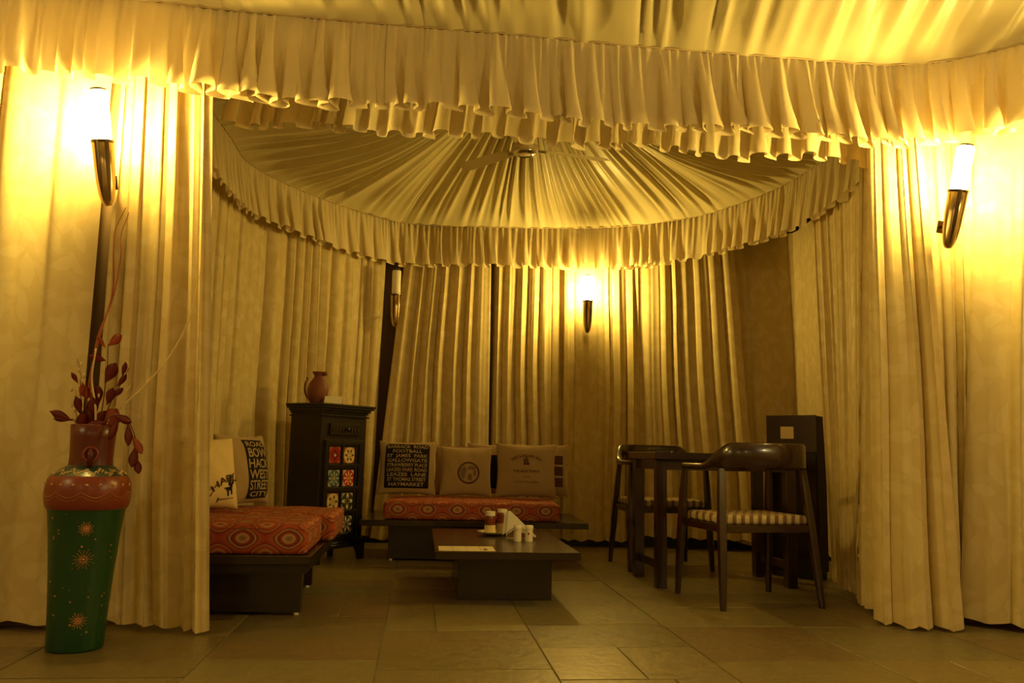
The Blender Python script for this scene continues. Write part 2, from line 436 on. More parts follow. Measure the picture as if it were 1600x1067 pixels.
# ---- canopies
def canopy_panel(parent, pts, apex, ztop, zapex, npl, amp, sag, seed, curl=0., name='canopy_panel', nv=36, smooth=True, pw=1.0, curve=.8):
    rnd = random.Random(seed); P0 = Path(pts, smooth); ph = folds(npl, rnd, .6); sw = rnd.uniform(0, 6)
    ax = Vector(apex)
    def f(u, v):
        p = P0.at(u); q = p.lerp(ax, v)
        phi, st, sk = ph(max(0, min(1, u + curl * v * (1 - v) * (1 - abs(2 * u - 1))))); a = 2 * PI * phi
        z = ztop + (zapex - ztop) * v ** curve - sag * math.sin(PI * u) * math.sin(PI * min(1, v * 1.02)) ** .9
        env = min(1, v * 7 + .12) * (1 - v) ** .6
        z += amp * env * st * (math.sin(a) + .35 * math.sin(2 * a + sk * 3 + v * 3)) * (.7 + .3 * math.sin(sw + 9 * u + 4 * v))
        return Vector((q.x, q.y, z)), (u * P0.len, v * 1.6)
    return obj(name, grid(bmesh.new(), f, npl * 14, nv), M['canopy'], parent, smooth=True)
RING = [(-1.74, 3.95), (-1.82, 5.0), (-1.84, 5.6), (-1.52, 6.32), (-.98, 6.95), (-.3, 7.03), (.4, 7.02), (1.0, 6.88), (1.55, 6.5), (1.92, 5.75), (2.03, 5.0), (2.04, 4.24)]
ceil1 = bpy.data.objects.new('ceiling', None); C.objects.link(ceil1); struct(ceil1, 'pleated cream cloth canopy over the seating alcove')
APX = (.08, 5.35); ZA = 3.42
canopy_panel(ceil1, RING[:5], APX, ZC, ZA, 20, .036, .24, 3, .10)
canopy_panel(ceil1, RING[4:9], APX, ZC, ZA, 25, .034, .12, 5, .05)
canopy_panel(ceil1, RING[8:], APX, ZC, ZA, 18, .036, .24, 7, -.10)
canopy_panel(ceil1, [RING[-1], (.1, 4.02), RING[0]], APX, ZC, ZA, 24, .018, .10, 9, smooth=False)
# front-room canopy: cloth widths running away from the beam, seamed together
ceil2 = bpy.data.objects.new('ceiling', None); C.objects.link(ceil2); struct(ceil2, 'gathered cream cloth ceiling of the front room')
FRONT = [(-2.35, 3.22), (-1.95, 3.36), (-1.6, 3.44), (-1.3, 3.50), (-.63, 3.59), (-.03, 3.66), (.59, 3.75), (1.23, 3.82), (1.75, 3.875), (1.97, 3.86), (2.2, 3.76), (2.6, 3.42), (3.1, 2.95)]
FP = Path(FRONT)
def front_panel(a, b, x0, x1, seed):
    rnd = random.Random(seed); npl = max(4, int((x1 - x0) / .14)); ph = folds(npl, rnd, .6); ax = Vector(xy(0, .6))
    def f(u, v):
        p = FP.at(a + (b - a) * u)
        fx, fy = xy((x0 + (x1 - x0) * u) * 1.0, 1.2)
        q = p.lerp(Vector((fx, fy)), v); phi, st, sk = ph(u); ang = 2 * PI * phi
        z = ZC + .85 * v ** .85 - .12 * abs(math.sin(PI * u)) ** .7 * math.sin(PI * v)
        z += .024 * min(1, v * 12 + .15) * math.exp(-v * 1.3) * st * (math.sin(ang + 2.5 * v) + .4 * math.sin(2 * ang + sk * 5))
        z -= .012 * (1 - (2 * u - 1) ** 8) * min(1, v * 8)
        return Vector((q.x, q.y, z)), (u * (x1 - x0), v * 2.4)
    obj('canopy_panel', grid(bmesh.new(), f, npl * 10, 40), M['canopy'], ceil2, smooth=True)
cuts = [0, .16, .335, .52, .70, .84, 1.0]; xs = [-2.9, -1.75, -.62, .55, 1.65, 2.4, 3.2]
for i in range(6): front_panel(cuts[i], cuts[i + 1], xs[i], xs[i + 1], 40 + i)
bm = bx(-3.75, 3.75, -2.0, 3.4, 3.62, 3.66); obj('ceiling_backing', bm, M['canopy'], ceil2, boxuv=True)
bm = bx(-2.6, 2.7, 3.4, 7.2, 3.62, 3.66); obj('ceiling_backing', bm, M['canopy'], ceil1, boxuv=True)

# ================================================================== VALANCES
valance('long cream gathered valance along the beam across the front of the alcove', FRONT, ZC, 2.285, 50, .036, .055, 21)
INNER = [(-1.42, 3.84), (-.63, 3.90), (-.03, 3.96), (.59, 4.04), (1.23, 4.12), (1.98, 4.20)]
valance('second shorter cream valance hanging just behind the front one', INNER, 2.62, 2.295, 30, .036, .03, 22, close=.6)
valance('cream ruffled valance running round the inside of the alcove below the pleated canopy', RING, ZC, 2.335, 66, .024, .045, 23)

# ================================================================== CURTAINS
G1, G2, G3, G4 = 'curtains of the left front wall', 'curtains of the left alcove wall', 'curtains of the back wall', 'curtains of the right side'
curtain('wide cream curtain at the left edge of the picture, hem dragging on one side', [(-2.75, 3.02), (-2.2, 3.36), (-1.82, 3.52)], [(-2.75, 3.05), (-2.2, 3.40), (-1.80, 3.50)], 2.66, lambda u: .03 + .0 * u, 6, .055, 2, G1, .5)
curtain('cream curtain hanging beside the alcove opening behind the tall vase', [(-1.80, 3.56), (-1.5, 3.57), (-1.40, 3.55)], [(-1.74, 3.54), (-1.35, 3.50), (-1.20, 3.46)], 2.66, lambda u: .035 - .02 * u, 6, .045, 8, G1, .5)
curtain('nearest curtain of the left alcove wall above the sofa cushions', [(-1.86, 4.1), (-1.89, 5.0), (-1.885, 5.62)], [(-1.86, 4.1), (-1.89, 5.0), (-1.885, 5.64)], 2.66, .03, 13, .03, 12, G2)
curtain('middle curtain of the left alcove wall, left of the clay jug', [(-1.96, 5.56), (-1.88, 5.92), (-1.53, 6.44)], [(-1.96, 5.56), (-1.87, 5.90), (-1.51, 6.44)], 2.66, .03, 8, .03, 13, G2)
curtain('curtain of the left alcove wall directly behind the black cabinet and the clay jug', [(-1.58, 6.40), (-1.10, 7.03)], [(-1.56, 6.40), (-1.12, 6.98)], 2.66, .05, 7, .03, 14, G2)
curtain('flared cream curtain right of the unlit wall lamp behind the slogan cushion', [(-.93, 7.05), (-.20, 7.06)], [(-1.12, 6.88), (-.17, 7.0)], 2.66, .03, 7, .034, 15, G3, .4)
curtain('narrow back curtain just right of the dark slit in the middle', [(-.17, 7.10), (.47, 7.10)], [(-.165, 7.03), (.49, 7.03)], 2.66, .06, 6, .034, 16, G3)
curtain('back curtain behind the lit alcove lamp', [(.44, 7.04), (1.08, 7.02)], [(.45, 6.96), (1.10, 6.94)], 2.66, .05, 6, .032, 17, G3)
curtain('back curtain at the right, behind the dining table', [(1.04, 7.0), (1.86, 6.86)], [(1.06, 7.0), (2.02, 6.80)], 2.66, .09, 8, .03, 18, G3)
curtain('shadowed curtain recessed in the far right corner behind the tall dark cabinet', [(1.8, 6.98), (2.38, 6.85), (2.40, 5.75)], [(1.9, 6.96), (2.38, 6.85), (2.40, 5.75)], 2.66, .05, 12, .025, 19, G4)
curtain('right alcove wall curtain between the dark cabinet and the wide front curtain', [(2.05, 5.55), (2.06, 4.9), (1.95, 4.25)], [(1.985, 5.18), (1.96, 4.85), (1.80, 4.18)], 2.66, .03, 13, .032, 20, G4)
curtain('wide flared cream curtain at the right of the alcove opening', [(1.79, 4.03), (2.03, 3.98)], [(1.73, 4.02), (1.84, 3.87), (2.08, 3.87)], 2.66, .012, 4, .04, 24, G4, .3)
curtain('cream curtain behind the right front wall lamp', [(1.98, 4.07), (2.38, 4.05)], [(2.06, 4.02), (2.24, 4.05)], 2.66, .05, 5, .035, 25, G4)
curtain('cream curtain at the right edge of the picture', [(2.34, 4.00), (2.7, 3.70), (3.4, 3.05)], [(2.12, 4.00), (2.7, 3.66), (3.4, 3.05)], 2.66, .03, 11, .045, 26, G4)
# front room, out of the frame: curtains along the remaining walls
for k, (a, b) in enumerate([((-3.55, -1.7), (-3.55, 2.2)), ((-3.5, 2.3), (-2.8, 2.98)), ((3.45, 2.95), (3.55, -1.7)), ((3.5, -1.75), (-3.5, -1.75))]):
    curtain(['cream curtain along the left wall beside the camera', 'cream curtain in the left corner ahead of the camera', 'cream curtain along the right wall beside the camera', 'cream curtain along the wall behind the camera'][k], [a, b], [a, b], 2.66, .03, 14, .05, 60 + k, 'curtains of the front room')

# ================================================================== SCONCES
def sconce(loc, rz, lit, label, tilt=.2, lean=0, group='pointed brass wall lamps'):
    t = thing('wall_lamp', label, 'lamp', loc, rz, group)
    bm = bmesh.new(); lathe(bm, [(0, 0), (.014, .004), (.024, .02), (.032, .05), (.038, .10), (.041, .17), (.043, .27), (.040, .272), (.0, .272)], 24)
    h = obj('holder', bm, M['brass'], t, smooth=True)
    bm = bmesh.new()
    for a0 in (-1.85, -.9):                     # two dark flutes cut down the front
        rows = []
        for k in range(9):
            z = .02 + .25 * k / 8; r = .0255 + .018 * (1 - math.exp(-k / 2.2)); wd = .20 * min(1, (k + .2) / 3)
            rows.append([bm.verts.new(((r + .0012) * math.cos(a0 + s * wd), (r + .0012) * math.sin(a0 + s * wd), z)) for s in (-1, 0, 1)])
        for A_, B_ in zip(rows, rows[1:]):
            for i in range(2): bm.faces.new((A_[i], A_[i + 1], B_[i + 1], B_[i]))
    obj('flute', bm, M['bronze'], h)
    bm = bmesh.new(); lathe(bm, [(.0, .274), (.036, .274), (.037, .30), (.037, .47), (.034, .478), (0, .48)], 24)
    s = obj('glass_shade', bm, {0: M['off_shade'], 1: M['lit'], 2: M['lit_alcove']}[lit], t, smooth=True)
    bm = bmesh.new(); lathe(bm, [(.0, .482), (.031, .482), (.031, .490), (.02, .494), (0, .499)], 24); obj('cap', bm, M['bronze'], t)
    bm = bmesh.new(); lathe(bm, [(.0, .266), (.0455, .268), (.0455, .276), (0, .278)], 24); obj('collar', bm, M['bronze'], t)
    bm = bmesh.new(); tube(bm, [(0, .02, .1), (0, .07, .11), (0, .10, .11)], .007, 8); box(bm, -.018, .018, .095, .103, .08, .14, .002); obj('wall_bracket', bm, M['bronze'], t)
    t.rotation_euler = (tilt, lean, rz)
    return t
sconce((-1.73, 3.41, 1.755), math.radians(8), 1, 'lit brass wall lamp above the tall vase on the left', lean=-.10)
sconce((2.045, 3.80, 1.755), math.radians(2), 1, 'lit brass wall lamp beside the wide curtain on the right', lean=.12)
sconce((.63, 6.86, 1.76), 0, 2, 'lit brass wall lamp on the back wall of the alcove', .05)
sconce((-.985, 6.86, 1.775), 0, 0, 'unlit brass wall lamp with pale shade in the back left corner', .05)

# ================================================================== CEILING FAN
t = thing('ceiling_fan', 'cream ceiling fan under the pleated canopy of the alcove', 'fan', (.06, 5.4, 2.76))
bm = bmesh.new(); lathe(bm, [(0, 0), (.05, .003), (.082, .016), (.092, .035), (.088, .06), (.05, .075), (0, .078)], 28); hub = obj('motor_hub', bm, M['fan'], t, smooth=True)
bm = bmesh.new(); lathe(bm, [(.05, -.002), (.078, .008), (.080, .016)], 28); obj('hub_ring', bm, M['chrome'], hub, smooth=True)
obj('down_rod', tube(bmesh.new(), [(0, 0, .07), (0, 0, .60)], .012, 10), M['fan'], t, smooth=True)
for k in range(3):
    a = math.radians(18 + 120 * k); bm = bmesh.new()
    def bf(u, v):
        r = .12 + .50 * u; wv = (.045 + .02 * u) * (2 * v - 1) * (1 - max(0, u - .93) * 7)
        z = .045 + .010 * (2 * v - 1) + .0
        return Vector((r * math.cos(a) - wv * math.sin(a), r * math.sin(a) + wv * math.cos(a), z)), (u, v)
    grid(bm, bf, 10, 4)
    r = bmesh.ops.solidify(bm, geom=bm.faces[:], thickness=.003)
    b = obj('blade', bm, M['fan'], t, smooth=False)
    bm = bmesh.new(); tube(bm, [(.07 * math.cos(a), .07 * math.sin(a), .045), (.15 * math.cos(a), .15 * math.sin(a), .040)], .010, 6); obj('blade_arm', bm, M['chrome'], b)

# ================================================================== LEFT BENCH
def mattress(label, loc, rz, L, D, H, group):
    bm = bx(0, L, 0, D, 0, H, .028, 4)
    # soft crown and slight unevenness
    bmesh.ops.subdivide_edges(bm, edges=[e for e in bm.edges if e.calc_length() > .15], cuts=10, use_grid_fill=True)
    for v in bm.verts:
        x, y = v.co.x / L, v.co.y / D
        if v.co.z > H * .6: v.co.z += .012 * math.sin(PI * max(0, min(1, x))) * math.sin(PI * max(0, min(1, y))) + .003 * math.sin(x * 17 + y * 9)
    bm.normal_update()
    t = thing('seat_mattress', label, 'mattress', loc, rz, group)
    o = obj('mattress_cover', bm, M['ogee'], t, boxuv=True, smooth=True)
    pts = [(.012, -.002, H - .02), (L - .012, -.002, H - .02)]
    c = bmesh.new(); e = .006
    tube(c, [(.02, e - .002, H - .022), (L - .02, e - .002, H - .022), (L - e + .002, .02, H - .022), (L - e + .002, D - .02, H - .022)], .0035, 6)
    obj('piping', c, M['maroon'], t, smooth=True); return t
def loc_of(origin, u, v, rz=A): return (origin[0] + u * math.cos(rz) - v * math.sin(rz), origin[1] + u * math.sin(rz) + v * math.cos(rz))
# origin: near right corner of the platform
OB = (-.865, 3.74)
t = thing('bench_platform', 'low dark wooden platform bench along the left wall under two orange mattresses', 'bench', (*OB, 0), A)
obj('deck', bx(-.80, 0, 0, 1.16, .245, .285, .003, 1), M['espresso'], t)
obj('apron', bx(-.78, -.02, .02, 1.14, .205, .245), M['ebony'], t)
obj('base_block', bx(-.74, -.055, .17, .23, .012, .205, .002, 1), M['espresso'], t)
obj('base_block', bx(-.74, -.10, .93, .99, .012, .205, .002, 1), M['espresso'], t)
obj('foot', lathe(bmesh.new(), [(0, 0), (.012, 0), (.012, .012), (0, .012)], 10, -.075, .185), M['white_dot'], t)
obj('foot', lathe(bmesh.new(), [(0, 0), (.012, 0), (.012, .012), (0, .012)], 10, -.125, .945), M['white_dot'], t)
obj('foot', lathe(bmesh.new(), [(0, 0), (.012, 0), (.012, .012), (0, .012)], 10, -.70, .2), M['white_dot'], t)
obj('foot', lathe(bmesh.new(), [(0, 0), (.012, 0), (.012, .012), (0, .012)], 10, -.70, .96), M['white_dot'], t)
GM = 'orange ogee-print seat mattresses'
p = loc_of(OB, -.80, .005); mattress('orange patterned mattress nearest the front on the left bench', (*p, .285), A, .78, .56, .135, GM)
p = loc_of(OB, -.76, .585); mattress('orange patterned mattress behind the front one on the left bench, by the black cabinet', (*p, .285), A, .80, .56, .135, GM)

# ================================================================== BACK BENCH
OK = (-.87, 5.62)
t = thing('bench_platform', 'low dark wooden platform bench at the back of the alcove', 'bench', (*OK, 0), A * .6)
obj('deck', bx(-.12, 1.42, 0, .90, .25, .29, .003, 1), M['espresso'], t)
obj('base_block', bx(.06, .95, .22, .28, .012, .25, .002, 1), M['espresso'], t)
obj('base_block', bx(.06, .95, .66, .72, .012, .25, .002, 1), M['espresso'], t)
for x, y in ((.08, .235), (.92, .235), (.08, .69), (.92, .69)):
    obj('foot', lathe(bmesh.new(), [(0, 0), (.012, 0), (.012, .012), (0, .012)], 10, x, y), M['white_dot'], t)
p = loc_of(OK, .03, .03, A * .6); mattress('long brown and red patterned mattress on the back bench', (*p, .29), A * .6, 1.20, .74, .125, GM)

# ================================================================== CUSHIONS
def cush_z(u, v, T): return T * .5 * (max(0, 1 - u * u) * max(0, 1 - v * v)) ** .42
def cush_xy(u, v, W, H):
    # corners stretch out into points, sides draw in
    return (u * W / 2 * (1 - .075 * (1 - v * v)), v * H / 2 * (1 - .075 * (1 - u * u)))
def cushion(label, loc, rot, W, H, T, m, group, piping=None):
    t = thing('cushion', label, 'cushion', loc, 0, group); t.rotation_euler = rot
    bm = bmesh.new(); n = 44
    def side(s):
        def f(a, b):
            u, v = math.sin((a - .5) * PI), math.sin((b - .5) * PI)
            x, z = cush_xy(u, v, W, H); wr = .003 * math.sin(9 * u + 5 * v) * (1 - u * u) * (1 - v * v)
            return Vector((x, -s * (cush_z(u, v, T) + wr), z + H / 2)), (x, z)
        return f
    grid(bm, side(1), n, n); grid(bm, side(-1), n, n, True)
    bmesh.ops.remove_doubles(bm, verts=bm.verts, dist=.0003); bm.normal_update()
    bmesh.ops.recalc_face_normals(bm, faces=bm.faces)
    obj('cushion_cover', bm, m, t, smooth=True)
    if piping:
        pts = []
        for k in range(40):
            q = k / 10; i = int(q); f_ = (q - i) * 2 - 1
            u, v = [(f_, -1), (1, f_), (-f_, 1), (-1, -f_)][i]
            x, z = cush_xy(u, v, W, H); pts.append((x, 0, z + H / 2))
        pts.append(pts[0]); obj('piping', tube(bmesh.new(), pts, .005, 6, cap=False), piping, t, smooth=True)
    return t
def on_cushion(x, z, W, H, T, off):
    """project a flat point of the print onto the bulging front"""
    u, v = x / (W / 2) / .95, z / (H / 2) / .95
    return Vector((x, -(cush_z(max(-1, min(1, u)), max(-1, min(1, v)), T) + .003 * math.sin(9 * u + 5 * v) * max(0, 1 - u * u) * max(0, 1 - v * v) + off), z + H / 2))
def text_bm(s, size, align='CENTER', bold=0.0, width=None, spacing=1.0):
    cu = bpy.data.curves.new('t', 'FONT'); cu.body = s; cu.size = size; cu.align_x = align; cu.align_y = 'CENTER'
    cu.offset = bold; cu.resolution_u = 3; cu.space_character = spacing
    o = bpy.data.objects.new('t', cu); C.objects.link(o)
    bpy.context.view_layer.update()
    me = bpy.data.meshes.new_from_object(o.evaluated_get(bpy.context.evaluated_depsgraph_get()))
    bpy.data.objects.remove(o); bm = bmesh.new(); bm.from_mesh(me)
    bmesh.ops.triangulate(bm, faces=bm.faces)
    if width and bm.verts:
        x0 = min(v.co.x for v in bm.verts); x1 = max(v.co.x for v in bm.verts); k = width / (x1 - x0)
        for v in bm.verts: v.co.x = (v.co.x - (x0 + x1) / 2) * k
    return bm
def merge(dst, src):
    me = bpy.data.meshes.new('tmp'); src.to_mesh(me); src.free(); dst.from_mesh(me); bpy.data.meshes.remove(me)
def print_text(parent, lines, W, H, T, m, off=.0028, name='printed_lettering'):
    """lines: (text, x, z, size, width or None, arc radius or None)"""
    for s, x, z, size, width, arc, *ph_ in lines:
        dst = bmesh.new(); ph_ = ph_[0] if ph_ else 0
        b = text_bm(s, size, bold=size * .02, width=width)
        for _ in range(3): bmesh.ops.subdivide_edges(b, edges=[e for e in b.edges if e.calc_length() > .014], cuts=1, use_grid_fill=False); bmesh.ops.triangulate(b, faces=b.faces)
        for v in b.verts:
            X, Z = v.co.x, v.co.y
            if arc: a = X / arc - ph_; X, Z = (arc + Z) * math.sin(a), (arc + Z) * math.cos(a) - arc
            v.co = on_cushion(X + x, Z + z, W, H, T, off)
        merge(dst, b); obj(name, dst, m, parent)
def print_panel(parent, x0, x1, z0, z1, W, H, T, m, name='printed_panel', off=.0016):
    def f(a, b): return on_cushion(x0 + (x1 - x0) * a, z0 + (z1 - z0) * b, W, H, T, off), (a, b)
    return obj(name, grid(bmesh.new(), f, 36, 36), m, parent, smooth=True)
def print_shape(parent, polys, W, H, T, m, name, off=.0028):
    bm = bmesh.new()
    for poly in polys:
        bm.faces.new([bm.verts.new((x, z, 0)) for x, z in poly])
    bmesh.ops.triangulate(bm, faces=bm.faces)
    for _ in range(2): bmesh.ops.subdivide_edges(bm, edges=[e for e in bm.edges if e.calc_length() > .012], cuts=1); bmesh.ops.triangulate(bm, faces=bm.faces)
    for v in bm.verts: v.co = on_cushion(v.co.x, v.co.y, W, H, T, off)
    bm.normal_update(); return obj(name, bm, m, parent)

GC = 'cushions on the back bench'; GL = 'cushions on the left bench'
lean = -math.radians(12)
zb = .43
# black slogan cushion
W_, H_, T_ = .43, .40, .13
c1 = cushion('tan cushion with a black panel of place names, leftmost on the back bench', (-.745, 6.10, zb), (lean, 0, math.radians(4)), W_, H_, T_, M['linen'], GC)
pp = print_panel(c1, -.160, .160, -.155, .168, W_, H_, T_, M['print_black'])
rows = ['BARRACK  ROAD', 'FOOTBALL', 'ST  JAMES  PARK', 'GALLOWGATE', 'STRAWBERRY PLACE', 'LEAZES PARK ROAD', 'LEAZES  LANE', 'ST THOMAS STREET', 'HAYMARKET']
wd = [.295, .215, .295, .29, .29, .29, .28, .28, .255]
print_text(c1, [(s, 0, .146 - i * .0345, .0345, wd[i], None) for i, s in enumerate(rows)], W_, H_, T_, M['print_tan'], .0036)
# hidden dark cushion behind the middle pair, and a piped one
c5 = cushion('dark-printed cushion peeping out between the globe cushion and the arched-lettering cushion', (-.12, 6.34, zb), (lean, 0, math.radians(3)), .40, .40, .09, M['linen'], GC)
print_panel(c5, -.15, .15, -.15, .10, .40, .40, .09, M['print_black'])
c4 = cushion('cushion with maroon edges behind the globe cushion', (-.37, 6.31, zb), (lean, 0, math.radians(3)), .39, .375, .10, M['linen'], GC, M['maroon'])
W_, H_, T_ = .385, .365, .13
c2 = cushion('tan cushion with a round sepia globe print, middle of the back bench', (-.315, 6.10, zb), (lean, 0, math.radians(3)), W_, H_, T_, M['linen'], GC)
def ring_poly(cx, cz, r0, r1, a0, a1, n=24):
    o = []
    for k in range(n):
        a, b = a0 + (a1 - a0) * k / n, a0 + (a1 - a0) * (k + 1) / n
        o.append([(cx + r0 * math.cos(a), cz + r0 * math.sin(a)), (cx + r1 * math.cos(a), cz + r1 * math.sin(a)), (cx + r1 * math.cos(b), cz + r1 * math.sin(b)), (cx + r0 * math.cos(b), cz + r0 * math.sin(b))])
    return o
gx, gz = .02, -.02
print_shape(c2, ring_poly(gx, gz, .068, .080, 0, 2 * PI, 36), W_, H_, T_, M['print_sepia'], 'printed_ring')
rnd = random.Random(4)
def blob(cx, cz, rx, rz_, seed, n=14):
    r = random.Random(seed); return [(cx + rx * (1 + r.uniform(-.3, .3)) * math.cos(2 * PI * k / n), cz + rz_ * (1 + r.uniform(-.3, .3)) * math.sin(2 * PI * k / n)) for k in range(n)]
print_shape(c2, [blob(gx - .038, gz + .0, .022, .048, 1), blob(gx + .022, gz + .034, .030, .016, 2), blob(gx + .012, gz - .032, .016, .026, 3), blob(gx + .046, gz - .004, .012, .026, 5)], W_, H_, T_, M['print_grey'], 'printed_globe')
c6 = cushion('cushion with dark printed squares standing behind the right end cushion', (.245, 6.33, zb), (lean, 0, math.radians(2)), .42, .40, .08, M['linen'], GC)
for z0 in (-.13, -.045, .04): print_panel(c6, .09, .165, z0, z0 + .068, .42, .40, .08, M['print_sepia'], 'printed_square')
W_, H_, T_ = .45, .40, .13
c3 = cushion('tan cushion with arched lettering and a small emblem, right end of the back bench', (.125, 6.09, zb), (lean, 0, math.radians(2)), W_, H_, T_, M['linen'], GC)
print_text(c3, [('WEST & ANGLERS WAY', 0, .098, .030, .235, .19), ('THE BUSY PORTS', 0, -.018, .024, .19, None)], W_, H_, T_, M['print_sepia'])
print_text(c3, [('HULL', 0, -.058, .017, .05, None), ('CAST & TRAVERSE', 0, -.095, .019, .18, None)], W_, H_, T_, M['print_grey'])
print_shape(c3, [[(-.022, .03), (.020, .03), (.024, .044), (-.018, .044)], [(-.02, .046), (-.008, .046), (-.012, .082), (-.02, .07)], [(-.005, .046), (.004, .046), (.002, .094), (-.006, .088)], [(.007, .046), (.017, .046), (.012, .076), (.006, .084)]], W_, H_, T_, M['print_sepia'], 'printed_emblem')
# left bench cushions
W_, H_, T_ = .45, .37, .19
d1 = cushion('cream cushion with arched lettering and a small horse rider, nearest on the left bench', (-1.52, 4.15, .436), (-math.radians(13), 0, math.radians(56)), W_, H_, T_, M['cream_linen'], GL)
print_text(d1, [("CHARLI", .175, -.035, .046, .25, .22, .45)], W_, H_, T_, M['print_sepia'])
HX, HZ = .125, -.055
def sh(l): return [(x + HX - .09, z + HZ) for x, z in l]
print_shape(d1, [sh([(.072, -.030), (.098, -.026), (.112, .0), (.128, .006), (.132, -.006), (.122, -.014), (.118, -.034), (.122, -.062), (.114, -.064), (.106, -.044), (.092, -.044), (.096, -.070), (.088, -.074), (.080, -.046), (.066, -.036), (.056, -.040), (.062, -.030)]),
                 sh([(.088, -.022), (.104, -.018), (.106, .016), (.112, .034), (.100, .036), (.094, .014)]), sh([(.108, .012), (.140, .045), (.137, .048), (.106, .018)])], W_, H_, T_, M['print_black'], 'printed_horse_rider')
print_shape(d1, [sh([(.03, -.090), (.135, -.080), (.135, -.077), (.03, -.086)]), sh([(.026, -.098), (.032, -.098), (.036, -.078), (.028, -.078)])], W_, H_, T_, M['print_black'], 'printed_mallet')
W_, H_, T_ = .43, .39, .16
d2 = cushion('tan cushion with a dark strip of bold lettering, behind the horse rider cushion', (-1.44, 4.60, .436), (-math.radians(10), 0, math.radians(72)), W_, H_, T_, M['linen'], GL)
print_panel(d2, -.05, .165, -.163, .158, W_, H_, T_, M['print_black'])
print_text(d2, [('ROAD', .06, .132, .04, .19, None), ('BOW', .06, .082, .07, .19, None), ('HACK', .06, .022, .07, .20, None), ('WEST', .06, -.038, .07, .20, None), ('STREET', .06, -.096, .07, .20, None), ('CITY', .06, -.142, .035, .18, None)], W_, H_, T_, M['print_tan'], .0036)

# ================================================================== COFFEE TABLE
OT = (-.35, 4.12)
t = thing('coffee_table', 'low dark glossy wooden coffee table in the middle of the alcove', 'table', (*OT, 0), A)
obj('table_top', bx(0, .72, 0, 1.22, .232, .27, .003, 1), M['espresso'], t)
obj('pedestal', bx(.125, .615, .24, .98, .0, .232, .003, 1), M['espresso'], t)
def TP(x, y): return (x, y, .2705)
# leaflet strip on the front edge
t = thing('menu_leaflet', 'flat printed leaflet lying at the front left of the coffee table', 'leaflet', TP(-.335, 4.155), A)
obj('paper_sheet', bx(0, .28, 0, .20, 0, .0012), M['paper'], t)
for k in range(1, 4): obj('fold_line', bx(.07 * k, .0715 + .07 * k - .07 + .0, .0, .20, .0012, .0015), M['print_grey'], t)
b = bx(.225, .243, .03, .10, .0012, .0016); obj('printed_patch', b, M['v_red'], t)
t = thing('plate', 'small white plate under the sauce jars on the coffee table', 'plate', TP(-.085, 5.0))
obj('dish', lathe(bmesh.new(), [(0, .003), (.055, .004), (.085, .014), (.096, .020), (.097, .022), (.086, .017), (.055, .008), (0, .007)], 36), M['white_plate'], t, smooth=True)
def jar(label, loc, r, h, parts):
    t = thing('sauce_jar', label, 'jar', loc, 0, 'sauce jars on the coffee table')
    for nm, prof, m in parts: obj(nm, lathe(bmesh.new(), prof, 24), m, t, smooth=False)
    return t
jar('brown sauce jar with pale lid and pale label on the plate', (-.105, 4.985, .2775), .03, .13, [
    ('jar_body', [(0, 0), (.031, 0), (.032, .01), (.032, .088), (.026, .104), (0, .106)], M['sauce']),
    ('paper_label', [(.0328, .004), (.0328, .052)], M['switch']), ('lid', [(0, .104), (.029, .104), (.030, .108), (.030, .128), (.027, .131), (0, .131)], M['white_plate'])])
jar('darker sauce jar behind the napkin holder', (-.035, 5.06, .2755), .03, .13, [
    ('jar_body', [(0, 0), (.032, 0), (.033, .01), (.033, .11), (.028, .122), (0, .124)], M['sauce']),
    ('paper_label', [(.0338, .006), (.0338, .06)], M['linen']), ('lid', [(0, .122), (.029, .122), (.030, .126), (.030, .142), (0, .144)], M['white_plate'])])
t = thing('napkin_holder', 'metal napkin holder on the coffee table behind the shakers', 'holder', TP(.065, 4.80), math.radians(-8))
bm = bx(-.075, .075, -.022, .022, 0, .006, .002); obj('tray', bm, M['chrome'], t)
for y in (-.018, .018):
    pts = [(-.07, y, .006), (-.055, y, .045), (-.025, y, .062), (.0, y, .068), (.03, y, .055), (.06, y, .035), (.07, y, .006)]
    obj('wire_side', tube(bmesh.new(), bez(pts, 6), .0028, 6), M['chrome'], t, smooth=True)
def napkin(label, loc, rz, dx):
    t = thing('napkin', label, 'napkin', loc, rz, 'folded napkins in the holder')
    bm = bmesh.new(); prism(bm, [(-.075, .010), (-.064, .145), (-.055, .150), (.098, .012), (.092, .006), (-.02, .052)], -.004, .004); obj('folded_sheet', bm, M['napkin'], t); return t
napkin('white folded napkin standing at the front of the holder', (.065, 4.790, .2775), math.radians(-8), 0)
napkin('white folded napkin standing at the back of the holder, tip peeping over the front one', (.045, 4.806, .2785), math.radians(-6), 0)
def shaker(label, x, y, holes):
    t = thing('shaker', label, 'shaker', TP(x, y), 0, 'salt and pepper shakers')
    obj('shaker_body', lathe(bmesh.new(), [(0, 0), (.020, 0), (.021, .004), (.021, .070), (0, .07)], 24), M['white_plate'], t, smooth=False)
    c = obj('shaker_cap', lathe(bmesh.new(), [(.0235, .066), (.0245, .07), (.0245, .082), (.021, .088), (0, .090)], 24), M['white_plate'], t, smooth=True)
    for k in range(holes):
        a = 2 * PI * k / holes; bm = bmesh.new(); lathe(bm, [(0, 0), (.0024, 0), (.0024, .003), (0, .003)], 8, .010 * math.cos(a), .010 * math.sin(a))
        obj('hole_rim', bm, M['print_black'], c, (0, 0, .087))
    return t
s1 = shaker('white shaker on the left in front of the napkins', .055, 4.66, 5)
s2 = shaker('white shaker with a red mark on the right in front of the napkins', .118, 4.67, 3)
bm = bmesh.new(); box(bm, -.006, .002, -.0225, -.0205, .038, .05); obj('red_mark', bm, M['v_red'], s2)

